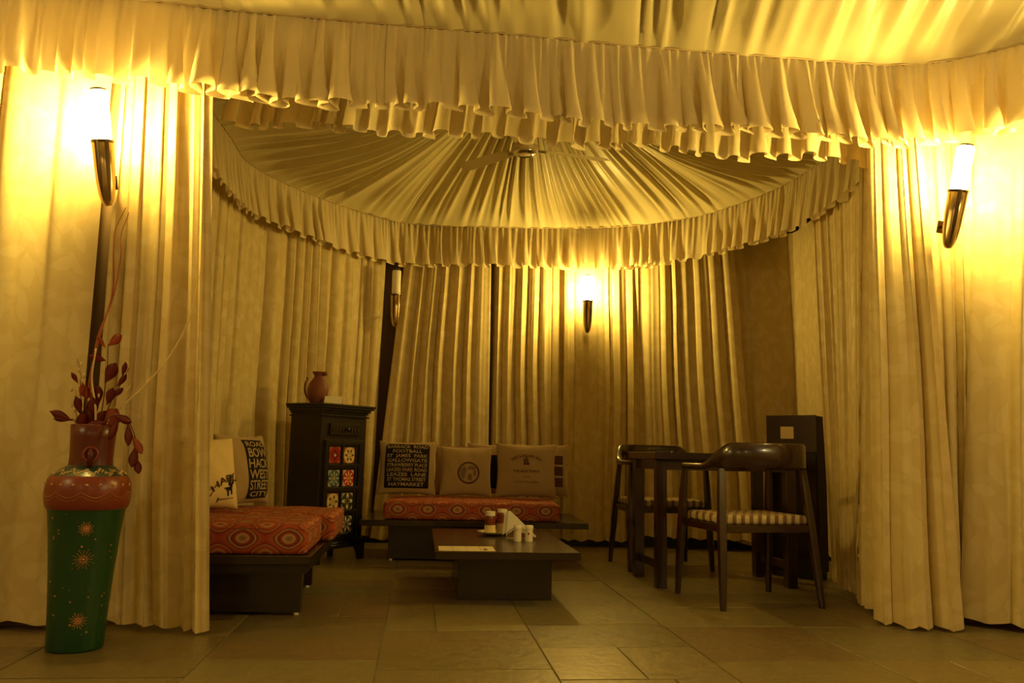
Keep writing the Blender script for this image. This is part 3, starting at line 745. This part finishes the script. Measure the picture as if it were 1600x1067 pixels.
# ================================================================== BLACK TILED CABINET
rc = math.radians(58)
t = thing('cabinet', 'tall black wooden cabinet with coloured ceramic tiles in its door', 'cabinet', (-1.255, 5.53, 0), rc)
# local: x along the front (to the right in the picture), y to the rear left; front plane y = 0
CW, CD, CHT = .44, .29, 1.055
obj('cabinet_body', bx(0, CW, 0, CD, .10, CHT - .06, .002, 1), M['ebony'], t)
bm = bmesh.new()
for (o0, z0, z1) in ((.045, CHT - .015, CHT), (.038, CHT - .030, CHT - .015), (.022, CHT - .048, CHT - .030), (.010, CHT - .062, CHT - .048), (.014, CHT - .085, CHT - .074)):
    box(bm, -o0, CW + o0, -o0, CD + o0 * .3, z0, z1, .0025, 1)
obj('cornice', bm, M['ebony'], t)
bm = bmesh.new(); box(bm, -.02, CW + .02, -.02, CD, .09, .115, .004, 1); box(bm, -.012, CW + .012, -.012, CD, .115, .13, .003, 1); obj('plinth_moulding', bm, M['ebony'], t)
def bracket(xa, xb):
    n = 8; s = 1 if xb > xa else -1
    pts = [(xa, 0), (xa, .10)] + [(xa + s * (.13 - .0), .10)]
    for k in range(1, n + 1): a = PI / 2 * k / n; pts.append((xa + s * (.13 - .085 * math.sin(a)), .10 - .10 * (1 - math.cos(a))))
    return pts
for xa, xb in ((-.015, 1), (CW + .015, -1)):
    bm = bmesh.new(); prism(bm, bracket(xa, xb), -.018, .012); obj('bracket_foot', bm, M['ebony'], t)
for yy in (CD - .03,):
    for xx in (.0, CW - .03): obj('rear_foot', bx(xx, xx + .03, yy, yy + .03, 0, .10), M['ebony'], t)
bm = bmesh.new(); prism(bm, bracket(-.015, 1), 0, .02)
for v in bm.verts: v.co = Vector((v.co.y - .015, v.co.x, v.co.z))
obj('bracket_foot', bm, M['ebony'], t)
# drawer
d = obj('drawer', bx(.075, CW - .075, -.014, 0, .845, .925, .003, 1), M['ebony'], t)
bm = bmesh.new()
for k in range(9):
    x = .10 + k * .03
    prism(bm, [(x - .012, .885), (x, .905), (x + .012, .885), (x, .865)], -.019, -.013)
obj('carved_band', bm, M['teak'], d)
bm = bmesh.new(); lathe(bm, [(0, 0), (.008, .002), (.008, .012), (.014, .018), (.012, .026), (0, .028)], 14)
for v in bm.verts: v.co = Vector((CW / 2 + v.co.x, -.019 - v.co.z, .885 + v.co.y))
obj('knob', bm, M['ebony'], d, smooth=True)
# door: frame of stiles and rails around the tiles
door = obj('cabinet_door', bx(.03, CW - .03, -.008, 0, .15, .815, .002, 1), M['ebony'], t)
bm = bmesh.new()
xs_ = (.075, .2075); tw = .118; pz = .1545
for x in (.035, .193 + .002, .325 + .0): box(bm, x, x + (.012 if x > .1 else .030), -.018, -.008, .155, .81, .002, 1)
box(bm, .365, .405, -.018, -.008, .155, .81, .002, 1)
for k in range(5): box(bm, .035, .405, -.016, -.008, .772 - k * pz + .008, .772 - k * pz + .034, .002, 1)
obj('door_frame', bm, M['ebony'], door)
tiles = [((.28, .02, .015), (.10, .01, .012), (.40, .45, .38), 4, .2, (.35, .1, .06)), ((.62, .45, .20), (.10, .05, .02), (.62, .45, .20), 6, .5, (.35, .10, .04)),
         ((.06, .10, .11), (.36, .42, .38), (.55, .30, .05), 8, .6, (.40, .40, .32)), ((.42, .03, .018), (.65, .50, .30), (.55, .30, .05), 8, .6, (.60, .45, .30)),
         ((.58, .42, .18), (.10, .06, .03), (.45, .30, .1), 5, .5, (.30, .12, .05)), ((.04, .035, .02), (.55, .50, .32), (.04, .035, .02), 4, .8, (.35, .32, .2)),
         ((.16, .10, .05), (.5, .42, .28), (.2, .1, .05), 6, .6, (.3, .25, .2)), ((.06, .05, .04), (.62, .58, .45), (.1, .05, .05), 7, .7, (.5, .45, .35))]
for i, (bg, pe, ce, k, lo, rim) in enumerate(tiles):
    r, cc = divmod(i, 2); x0 = (.075, .215)[cc]; z1 = .765 - r * .155
    bm = bx(x0, x0 + .105, -.014, -.006, z1 - .108, z1, .003, 1); uvl = bm.loops.layers.uv.verify()
    for f in bm.faces:
        for l in f.loops: l[uvl].uv = ((l.vert.co.x - x0) / .105, (l.vert.co.z - z1 + .108) / .108)
    o = obj('ceramic_tile', bm, tile_mat('glazed_tile', bg, pe, ce, k, lo, rim), door)
    o['label'] = ['dark red tile', 'cream flower tile', 'blue grey tile', 'bright red tile', 'tan flower tile', 'black tile with white cross flower', 'brown tile', 'dark tile with white petals'][i]
# items on the cabinet
cxy = loc_of((-1.255, 5.53), .14, .17, rc)
t = thing('clay_jug', 'reddish brown clay jug with thin looped handle on the black cabinet', 'jug', (cxy[0] - .02, cxy[1], CHT))
bm = lathe(bmesh.new(), [(0, 0), (.035, 0), (.052, .02), (.068, .06), (.072, .10), (.064, .14), (.046, .172), (.034, .19), (.036, .205), (.050, .218), (.050, .226), (.038, .224), (.026, .205), (0, .20)], 28)
for v in bm.verts:
    v.co.x += .16 * max(0, v.co.z - .02) * .35
obj('jug_body', bm, M['clay'], t, smooth=True)
obj('jug_handle', tube(bmesh.new(), bez([(-.035, 0, .01), (-.075, 0, .06), (-.088, 0, .11), (-.082, 0, .155), (-.07, 0, .175), (-.082, 0, .185)], 6), .007, 8, .005), M['clay'], t, smooth=True)
bm = bmesh.new(); bmesh.ops.create_icosphere(bm, subdivisions=2, radius=.016, matrix=Matrix.Translation((.058, -.03, .212))); obj('jug_spout', bm, M['clay'], t, smooth=True)
bm = bmesh.new()
prism(bm, [(-.045, 0), (0, .055), (.045, 0), (.043, 0), (0, .052), (-.043, 0)], -.06, .06)
for v in bm.verts: v.co = Vector((v.co.y, v.co.x, v.co.z))
pc = loc_of((-1.255, 5.53), .155, .05, rc)
t = thing('tent_card', 'small white folded card in front of the clay jug', 'card', (pc[0], pc[1], CHT), math.radians(5)); obj('card_sheet', bm, M['napkin'], t)

# ================================================================== TALL DARK CABINET, RIGHT
rk = math.radians(-42)
t = thing('side_cabinet', 'plain dark brown cabinet with a small pale square, against the right curtains', 'cabinet', (1.725, 5.56, 0), rk)
obj('cabinet_body', bx(0, .33, 0, .15, .04, 1.035, .002, 1), M['espresso'], t)
obj('plinth', bx(.01, .32, .01, .14, 0, .04), M['ebony'], t)
obj('top_panel', bx(-.004, .334, -.010, .0, .80, 1.039, .002, 1), M['teak'], t)
obj('door_panel', bx(.004, .326, -.008, 0, .05, .79, .002, 1), M['espresso'], t)
obj('switch_plate', bx(.095, .185, -.015, -.010, .885, .965, .003, 1), M['switch'], t)

# ================================================================== DINING TABLE AND CHAIRS
rt = math.radians(8)
t = thing('dining_table', 'small dark wooden dining table on the right of the alcove', 'table', (.85, 4.86, 0), rt)
obj('table_top', bx(0, .90, 0, .56, .735, .778, .004, 1), M['walnut'], t)
obj('apron', bx(.04, .86, .04, .52, .675, .735), M['walnut'], t)
for x, y in ((.02, .03), (.02, .47), (.82, .03), (.82, .47)):
    obj('leg', bx(x, x + .062, y, y + .062, 0, .735, .004, 1), M['walnut'], t)
obj('stretcher', bx(.04, .062, .092, .47, .10, .15, .002, 1), M['walnut'], t)
obj('stretcher', bx(.84, .862, .092, .47, .10, .15, .002, 1), M['walnut'], t)

def make_chair(label):
    """front is +y, back rail on -y"""
    t = thing('armchair', label, 'chair', (0, 0, 0), 0, 'horseshoe-back dining chairs')
    # curved rail: arms and low back in one sweep
    path = [(-.262, .225), (-.272, .05), (-.250, -.14), (-.17, -.245), (0, -.282), (.17, -.245), (.250, -.14), (.272, .05), (.262, .225)]
    P = Path(path); n = 56; bm = bmesh.new(); rings = []
    for i in range(n + 1):
        u = i / n; p = P.at(u); tn = P.tan(u); nn = Vector((tn.y, -tn.x)); c = abs(2 * u - 1)
        k = max(0, min(1, (.62 - c) / .30)); k = k * k * (3 - 2 * k)
        zt = .722 + .112 * k; zb_ = .690 + .018 * k; th = .023 - .009 * k
        end = min(1, (1 - c) / .03); th *= .6 + .4 * end
        o_ = -nn * .014 * k * 0
        rings.append([bm.verts.new((p.x + nn.x * s * th, p.y + nn.y * s * th, z)) for s, z in ((1, zb_ + .005), (1, (zt + zb_) / 2), (1, zt - .006), (.5, zt), (-.5, zt), (-1, zt - .006), (-1, (zt + zb_) / 2), (-1, zb_ + .005), (-.5, zb_), (.5, zb_))])
    m = len(rings[0])
    for a, b in zip(rings, rings[1:]):
        for k in range(m): bm.faces.new((a[k], a[(k + 1) % m], b[(k + 1) % m], b[k]))
    bm.faces.new(rings[0][::-1]); bm.faces.new(rings[-1]); bmesh.ops.recalc_face_normals(bm, faces=bm.faces)
    obj('back_rail', bm, M['walnut'], t, smooth=True)
    for sx in (-1, 1):
        for (xb, yb, xt, yt) in ((.280, -.25, .238, -.165), (.282, .262, .262, .205)):
            bm = bmesh.new()
            # tapered blade leg, splayed outwards
            L = []
            for k in range(9):
                z = .70 * k / 8; f = k / 8; cx = sx * (xb + (xt - xb) * f); cy = yb + (yt - yb) * f
                wx = .013 + .007 * math.sin(PI * min(1, f * .9)); wy = .016 + .010 * math.sin(PI * min(1, f * .9))
                L.append([bm.verts.new((cx + a * wx, cy + b * wy, z)) for a, b in ((-1, -.6), (-.6, -1), (.6, -1), (1, -.6), (1, .6), (.6, 1), (-.6, 1), (-1, .6))])
            for a, b in zip(L, L[1:]):
                for k in range(8): bm.faces.new((a[k], a[(k + 1) % 8], b[(k + 1) % 8], b[k]))
            bm.faces.new(L[0][::-1]); bm.faces.new(L[-1]); bmesh.ops.recalc_face_normals(bm, faces=bm.faces)
            obj('leg', bm, M['walnut'], t)
    obj('front_rail', bx(-.262, .262, .205, .228, .375, .415, .003, 1), M['walnut'], t)
    obj('rear_rail', bx(-.245, .245, -.215, -.192, .375, .415, .003, 1), M['walnut'], t)
    for sx in (-1, 1): obj('side_rail', bx(min(sx * .262, sx * .240), max(sx * .262, sx * .240), -.20, .215, .375, .415, .003, 1), M['walnut'], t)
    bm = bx(-.245, .245, -.20, .22, .415, .462, .016, 3)
    obj('seat', bm, M['seat_weave'], t, smooth=True)
    return t
def copy_tree(o, parent=None):
    c = o.copy(); C.objects.link(c)
    if parent: c.parent = parent
    for ch in list(o.children): copy_tree(ch, c)
    return c
ch = make_chair('dark wooden armchair with curved back rail and striped seat, nearest the camera')
kids = list(ch.children)
ch2 = copy_tree(ch); ch2['label'] = 'dark wooden armchair on the far side of the dining table, back rail against the curtain'
ch.location = (1.29, 4.55, 0); ch.rotation_euler = (0, 0, math.radians(14))
ch2.location = (1.05, 5.86, 0); ch2.rotation_euler = (0, 0, math.radians(188))

# ================================================================== VASE
vx, vy = -1.60, 3.20
PROF = [(.0, 0), (.094, 0), (.098, .01), (.102, .12), (.112, .28), (.124, .42), (.133, .50), (.137, .512), (.143, .518), (.149, .545), (.150, .585), (.143, .620), (.134, .635), (.110, .655), (.086, .668), (.078, .674), (.076, .70), (.079, .78), (.082, .825), (.076, .828), (.070, .80), (.066, .70), (0, .70)]
def vr(z):
    for (r0, z0), (r1, z1) in zip(PROF[1:], PROF[2:19]):
        if z0 <= z <= z1 and z1 > z0: return r0 + (r1 - r0) * (z - z0) / (z1 - z0)
    return .1
t = thing('floor_vase', 'tall green and red painted floor vase with gold flowers holding dried twigs', 'vase', (vx, vy, 0))
def sub(z0, z1):
    zs = [p for p in PROF if z0 - 1e-6 <= p[1] <= z1 + 1e-6]; return zs
obj('lower_body', lathe(bmesh.new(), PROF[:8], 48), M['v_green'], t, smooth=True)
bd = obj('red_band', lathe(bmesh.new(), PROF[7:13], 48), M['v_red'], t, smooth=True)
sh = obj('shoulder', lathe(bmesh.new(), PROF[12:16], 48), M['v_teal'], t, smooth=True)
nk = obj('neck', lathe(bmesh.new(), PROF[15:], 48), M['v_maroon'], t, smooth=True)
def bead(bm, a, z, r, dr=0.0):
    R_ = vr(z) + dr; c = Vector((R_ * math.cos(a), R_ * math.sin(a), z)); n = Vector((math.cos(a), math.sin(a), 0)); s = Vector((-math.sin(a), math.cos(a), 0))
    vs = [bm.verts.new(c + s * r * math.cos(k * PI / 3) + Vector((0, 0, r * math.sin(k * PI / 3))) + n * .0006) for k in range(6)]; top = bm.verts.new(c + n * (r * .6 + .001))
    for k in range(6): bm.faces.new((vs[k], vs[(k + 1) % 6], top))
fa = math.radians(-62 + 0)     # flowers face the camera, a little right of centre
for z, rr in ((.445, .026), (.335, .036), (.115, .030)):
    bm = bmesh.new()
    for k in range(16):
        th = 2 * PI * k / 16
        for q in range(2, 6):
            d = rr * (q / 5) * (1 if k % 2 else .82); bead(bm, fa + d * math.cos(th) / vr(z), z + d * math.sin(th), .0021)
    for k in range(8): th = 2 * PI * k / 8; bead(bm, fa + .3 * rr * math.cos(th) / vr(z), z + .3 * rr * math.sin(th), .0035)
    bead(bm, fa, z, .006)
    obj('painted_flower', bm, M['gold2'], t)
bm = bmesh.new(); rnd = random.Random(5)
for k in range(46):
    a = rnd.uniform(-2.9, -.1); z = rnd.uniform(.04, .50); bead(bm, a, z, rnd.choice([.002, .0035, .0045]))
obj('painted_dots', bm, M['gold2'], t)
bm = bmesh.new()
for k in range(300):
    a = 2 * PI * k / 300; z = .578 - .020 * abs(math.sin(a * 5)) ; bead(bm, a, z, .0018)
    if k % 2: bead(bm, a, .566 - .020 * abs(math.sin(a * 5)), .0018)
for k in range(20): a = 2 * PI * k / 20 + .1; bead(bm, a, .603, .007); 
obj('gold_scallops', bm, M['gold2'], bd)
bm = bmesh.new(); rnd = random.Random(9)
for k in range(420):
    a = 2 * PI * k / 420; z = .650 + .007 * math.sin(a * 14) + rnd.uniform(-.006, .006); bead(bm, a, z, .0028)
obj('gold_leaf_band', bm, M['gold'], sh)
# ring handle on the neck, facing the camera
bm = bmesh.new(); ha = math.radians(-66); hc = Vector((.082 * math.cos(ha), .082 * math.sin(ha), .715)); hs = Vector((-math.sin(ha), math.cos(ha), 0)); hn = Vector((math.cos(ha), math.sin(ha), 0))
tube(bm, [hc + hs * .024 * math.cos(k * PI / 12) + Vector((0, 0, .026 * math.sin(k * PI / 12))) + hn * .006 for k in range(25)], .005, 8, cap=False)
obj('ring_handle', bm, M['v_red'], nk, smooth=True)
bm = bmesh.new(); tube(bm, [hc + Vector((0, 0, .02)) + hn * 0, hc + hn * .007, hc + Vector((0, 0, -.045)) + hn * .002], .012, 8); obj('handle_stem', bm, M['v_maroon'], nk, smooth=True)

# ---- dried twigs: things of their own standing in the vase
V0 = Vector((vx, vy, 0))
TG = 'dried twigs in the floor vase'
def twig(label, pts, r0, r1, m, leaves=(), lm='leaf', buds=()):
    pts = [Vector(p) for p in pts]; t = thing('dried_twig', label, 'twig', tuple(pts[0]), 0, TG); o0 = pts[0]
    obj('stem', tube(bmesh.new(), [p - o0 for p in bez(pts, 8)], r0, 6, r1), m, t, smooth=True)
    for (c, L, wd, ang, mm) in leaves:
        c = Vector(c); bm = bmesh.new()
        def f(a, b):
            x = 1.22 * L * a; y = 1.2 * wd * math.sin(PI * a ** 1.5) ** .8 * (2 * b - 1); z = .18 * L * math.sin(PI * b) * a
            return Vector((math.cos(ang) * x - math.sin(ang) * y, -z - .01 * a, math.sin(ang) * x + math.cos(ang) * y)), (a, b)
        grid(bm, f, 8, 4); bmesh.ops.solidify(bm, geom=bm.faces[:], thickness=.0012)
        obj('leaf', bm, M[mm], t, c - o0, smooth=True)
    if buds:
        bm = bmesh.new()
        for c in buds: bmesh.ops.create_icosphere(bm, subdivisions=1, radius=.006, matrix=Matrix.Translation(Vector(c) - o0) @ Matrix.Diagonal((.7, .7, 1.7, 1)))
        o = obj('buds', bm, M['twig_pale'], t, smooth=True); o['kind'] = 'stuff'
    return t
y = vy
R90 = math.radians
twig('tallest rust-coloured curled twig rising from the vase to the wall lamp', [(-1.62, y, .72), (-1.635, y, .95), (-1.625, y + .02, 1.15), (-1.60, y + .05, 1.35), (-1.615, y + .06, 1.52), (-1.625, y + .08, 1.62), (-1.60, y + .10, 1.72)], .0058, .0018, M['twig_red'])
twig('second tall rust-coloured twig crossing the first', [(-1.61, y, .72), (-1.625, y, .95), (-1.63, y + .02, 1.15), (-1.595, y + .05, 1.34), (-1.585, y + .06, 1.5), (-1.60, y + .08, 1.60), (-1.585, y + .10, 1.70)], .0052, .0018, M['twig_red'])
twig('thin straw twig arching to the right from the vase', [(-1.575, y, .72), (-1.52, y - .02, .86), (-1.42, y, .98), (-1.34, y + .02, 1.10), (-1.28, y + .04, 1.26), (-1.26, y + .06, 1.45)], .0038, .002, M['twig_pale'])
twig('pale stiff straw leaning left in the vase', [(-1.58, y - .02, .72), (-1.585, y - .03, .88), (-1.61, y - .03, 1.0), (-1.61, y - .02, 1.12)], .0055, .003, M['twig_pale'])
twig('pale short straw leaning right in the vase', [(-1.56, y - .02, .72), (-1.53, y - .03, .85), (-1.46, y - .03, .98)], .005, .0015, M['twig_pale'])
twig('upright dark twig with broad red leaves at its top', [(-1.59, y, .72), (-1.575, y, .90), (-1.57, y, 1.05), (-1.575, y, 1.14)], .003, .0015, M['twig_dark'],
     [((-1.572, y - .01, 1.13), .060, .016, R90(38), 'leaf_o'), ((-1.575, y - .01, 1.12), .05, .007, R90(125), 'leaf_o'), ((-1.575, y, 1.075), .055, .015, R90(165), 'leaf'), ((-1.57, y - .01, .985), .075, .022, R90(62), 'leaf'), ((-1.585, y - .01, .90), .065, .017, R90(95), 'leaf')])
twig('leaning twig with wine-red leaves on the right side', [(-1.57, y, .72), (-1.55, y - .01, .88), (-1.51, y - .01, .98), (-1.485, y, 1.05)], .003, .0015, M['twig_dark'],
     [((-1.55, y - .02, .90), .06, .016, R90(70), 'leaf'), ((-1.52, y - .02, .97), .055, .010, R90(50), 'leaf'), ((-1.50, y - .02, 1.01), .05, .009, R90(75), 'leaf'), ((-1.555, y - .02, .80), .085, .030, R90(60), 'leaf_o'), ((-1.54, y - .02, .93), .055, .010, R90(35), 'leaf')])
twig('drooping twig with dark red leaves hanging over the right rim', [(-1.56, y - .02, .74), (-1.53, y - .05, .845), (-1.475, y - .06, .865), (-1.435, y - .06, .83), (-1.405, y - .06, .76), (-1.395, y - .06, .69)], .003, .0015, M['twig_dark'],
     [((-1.475, y - .07, .86), .075, .013, R90(-105), 'leaf'), ((-1.44, y - .07, .84), .075, .013, R90(-80), 'leaf'), ((-1.42, y - .07, .79), .07, .013, R90(-55), 'leaf_o'), ((-1.405, y - .07, .75), .065, .016, R90(-90), 'leaf'), ((-1.40, y - .07, .71), .055, .013, R90(-70), 'leaf'), ((-1.50, y - .07, .865), .07, .013, R90(-20), 'leaf'), ((-1.52, y - .05, .84), .07, .014, R90(195), 'leaf')])
twig('short twig with one red leaf sticking out to the left of the vase', [(-1.61, y - .02, .73), (-1.645, y - .05, .835), (-1.69, y - .05, .845)], .003, .0015, M['twig_dark'],
     [((-1.655, y - .05, .838), .075, .014, R90(158), 'leaf'), ((-1.665, y - .05, .84), .05, .008, R90(175), 'leaf')])
twig('thin budded twig at the left of the bunch', [(-1.63, y, .72), (-1.65, y - .01, .88), (-1.66, y, .98), (-1.69, y, 1.08)], .0022, .001, M['twig_dark'], (),
     buds=[(-1.655 + .012 * math.sin(k * 2.1) - .003 * max(0, k - 5), y - .01, .86 + k * .022) for k in range(10)])
twig('second thin budded twig further left', [(-1.635, y, .72), (-1.665, y - .01, .85), (-1.685, y, .96)], .0022, .001, M['twig_dark'], (),
     buds=[(-1.668 + .012 * math.sin(k * 1.7) - .003 * k, y - .01, .84 + k * .02) for k in range(7)])
twig('leafy twig in the thick of the bunch with dark leaves low down', [(-1.60, y, .72), (-1.61, y - .01, .84), (-1.60, y, .95)], .003, .0015, M['twig_dark'],
     [((-1.61, y - .02, .84), .075, .020, R90(80), 'leaf'), ((-1.625, y - .02, .92), .05, .016, R90(110), 'leaf_o'), ((-1.60, y - .02, .80), .07, .018, R90(100), 'leaf'), ((-1.59, y - .02, .82), .06, .016, R90(55), 'leaf')],
     buds=[(-1.60 + .02 * math.sin(k * 2.3), y - .025, .83 + k * .018) for k in range(9)])
twig('branching twig at the left of the bunch with small red leaves', [(-1.62, y - .01, .72), (-1.64, y - .03, .88), (-1.655, y - .03, 1.0)], .003, .0015, M['twig_dark'],
     [((-1.635, y - .04, .86), .06, .014, R90(105), 'leaf'), ((-1.645, y - .04, .93), .045, .010, R90(75), 'leaf_o'), ((-1.655, y - .04, .98), .04, .008, R90(120), 'leaf'), ((-1.63, y - .04, .80), .06, .016, R90(85), 'leaf')])
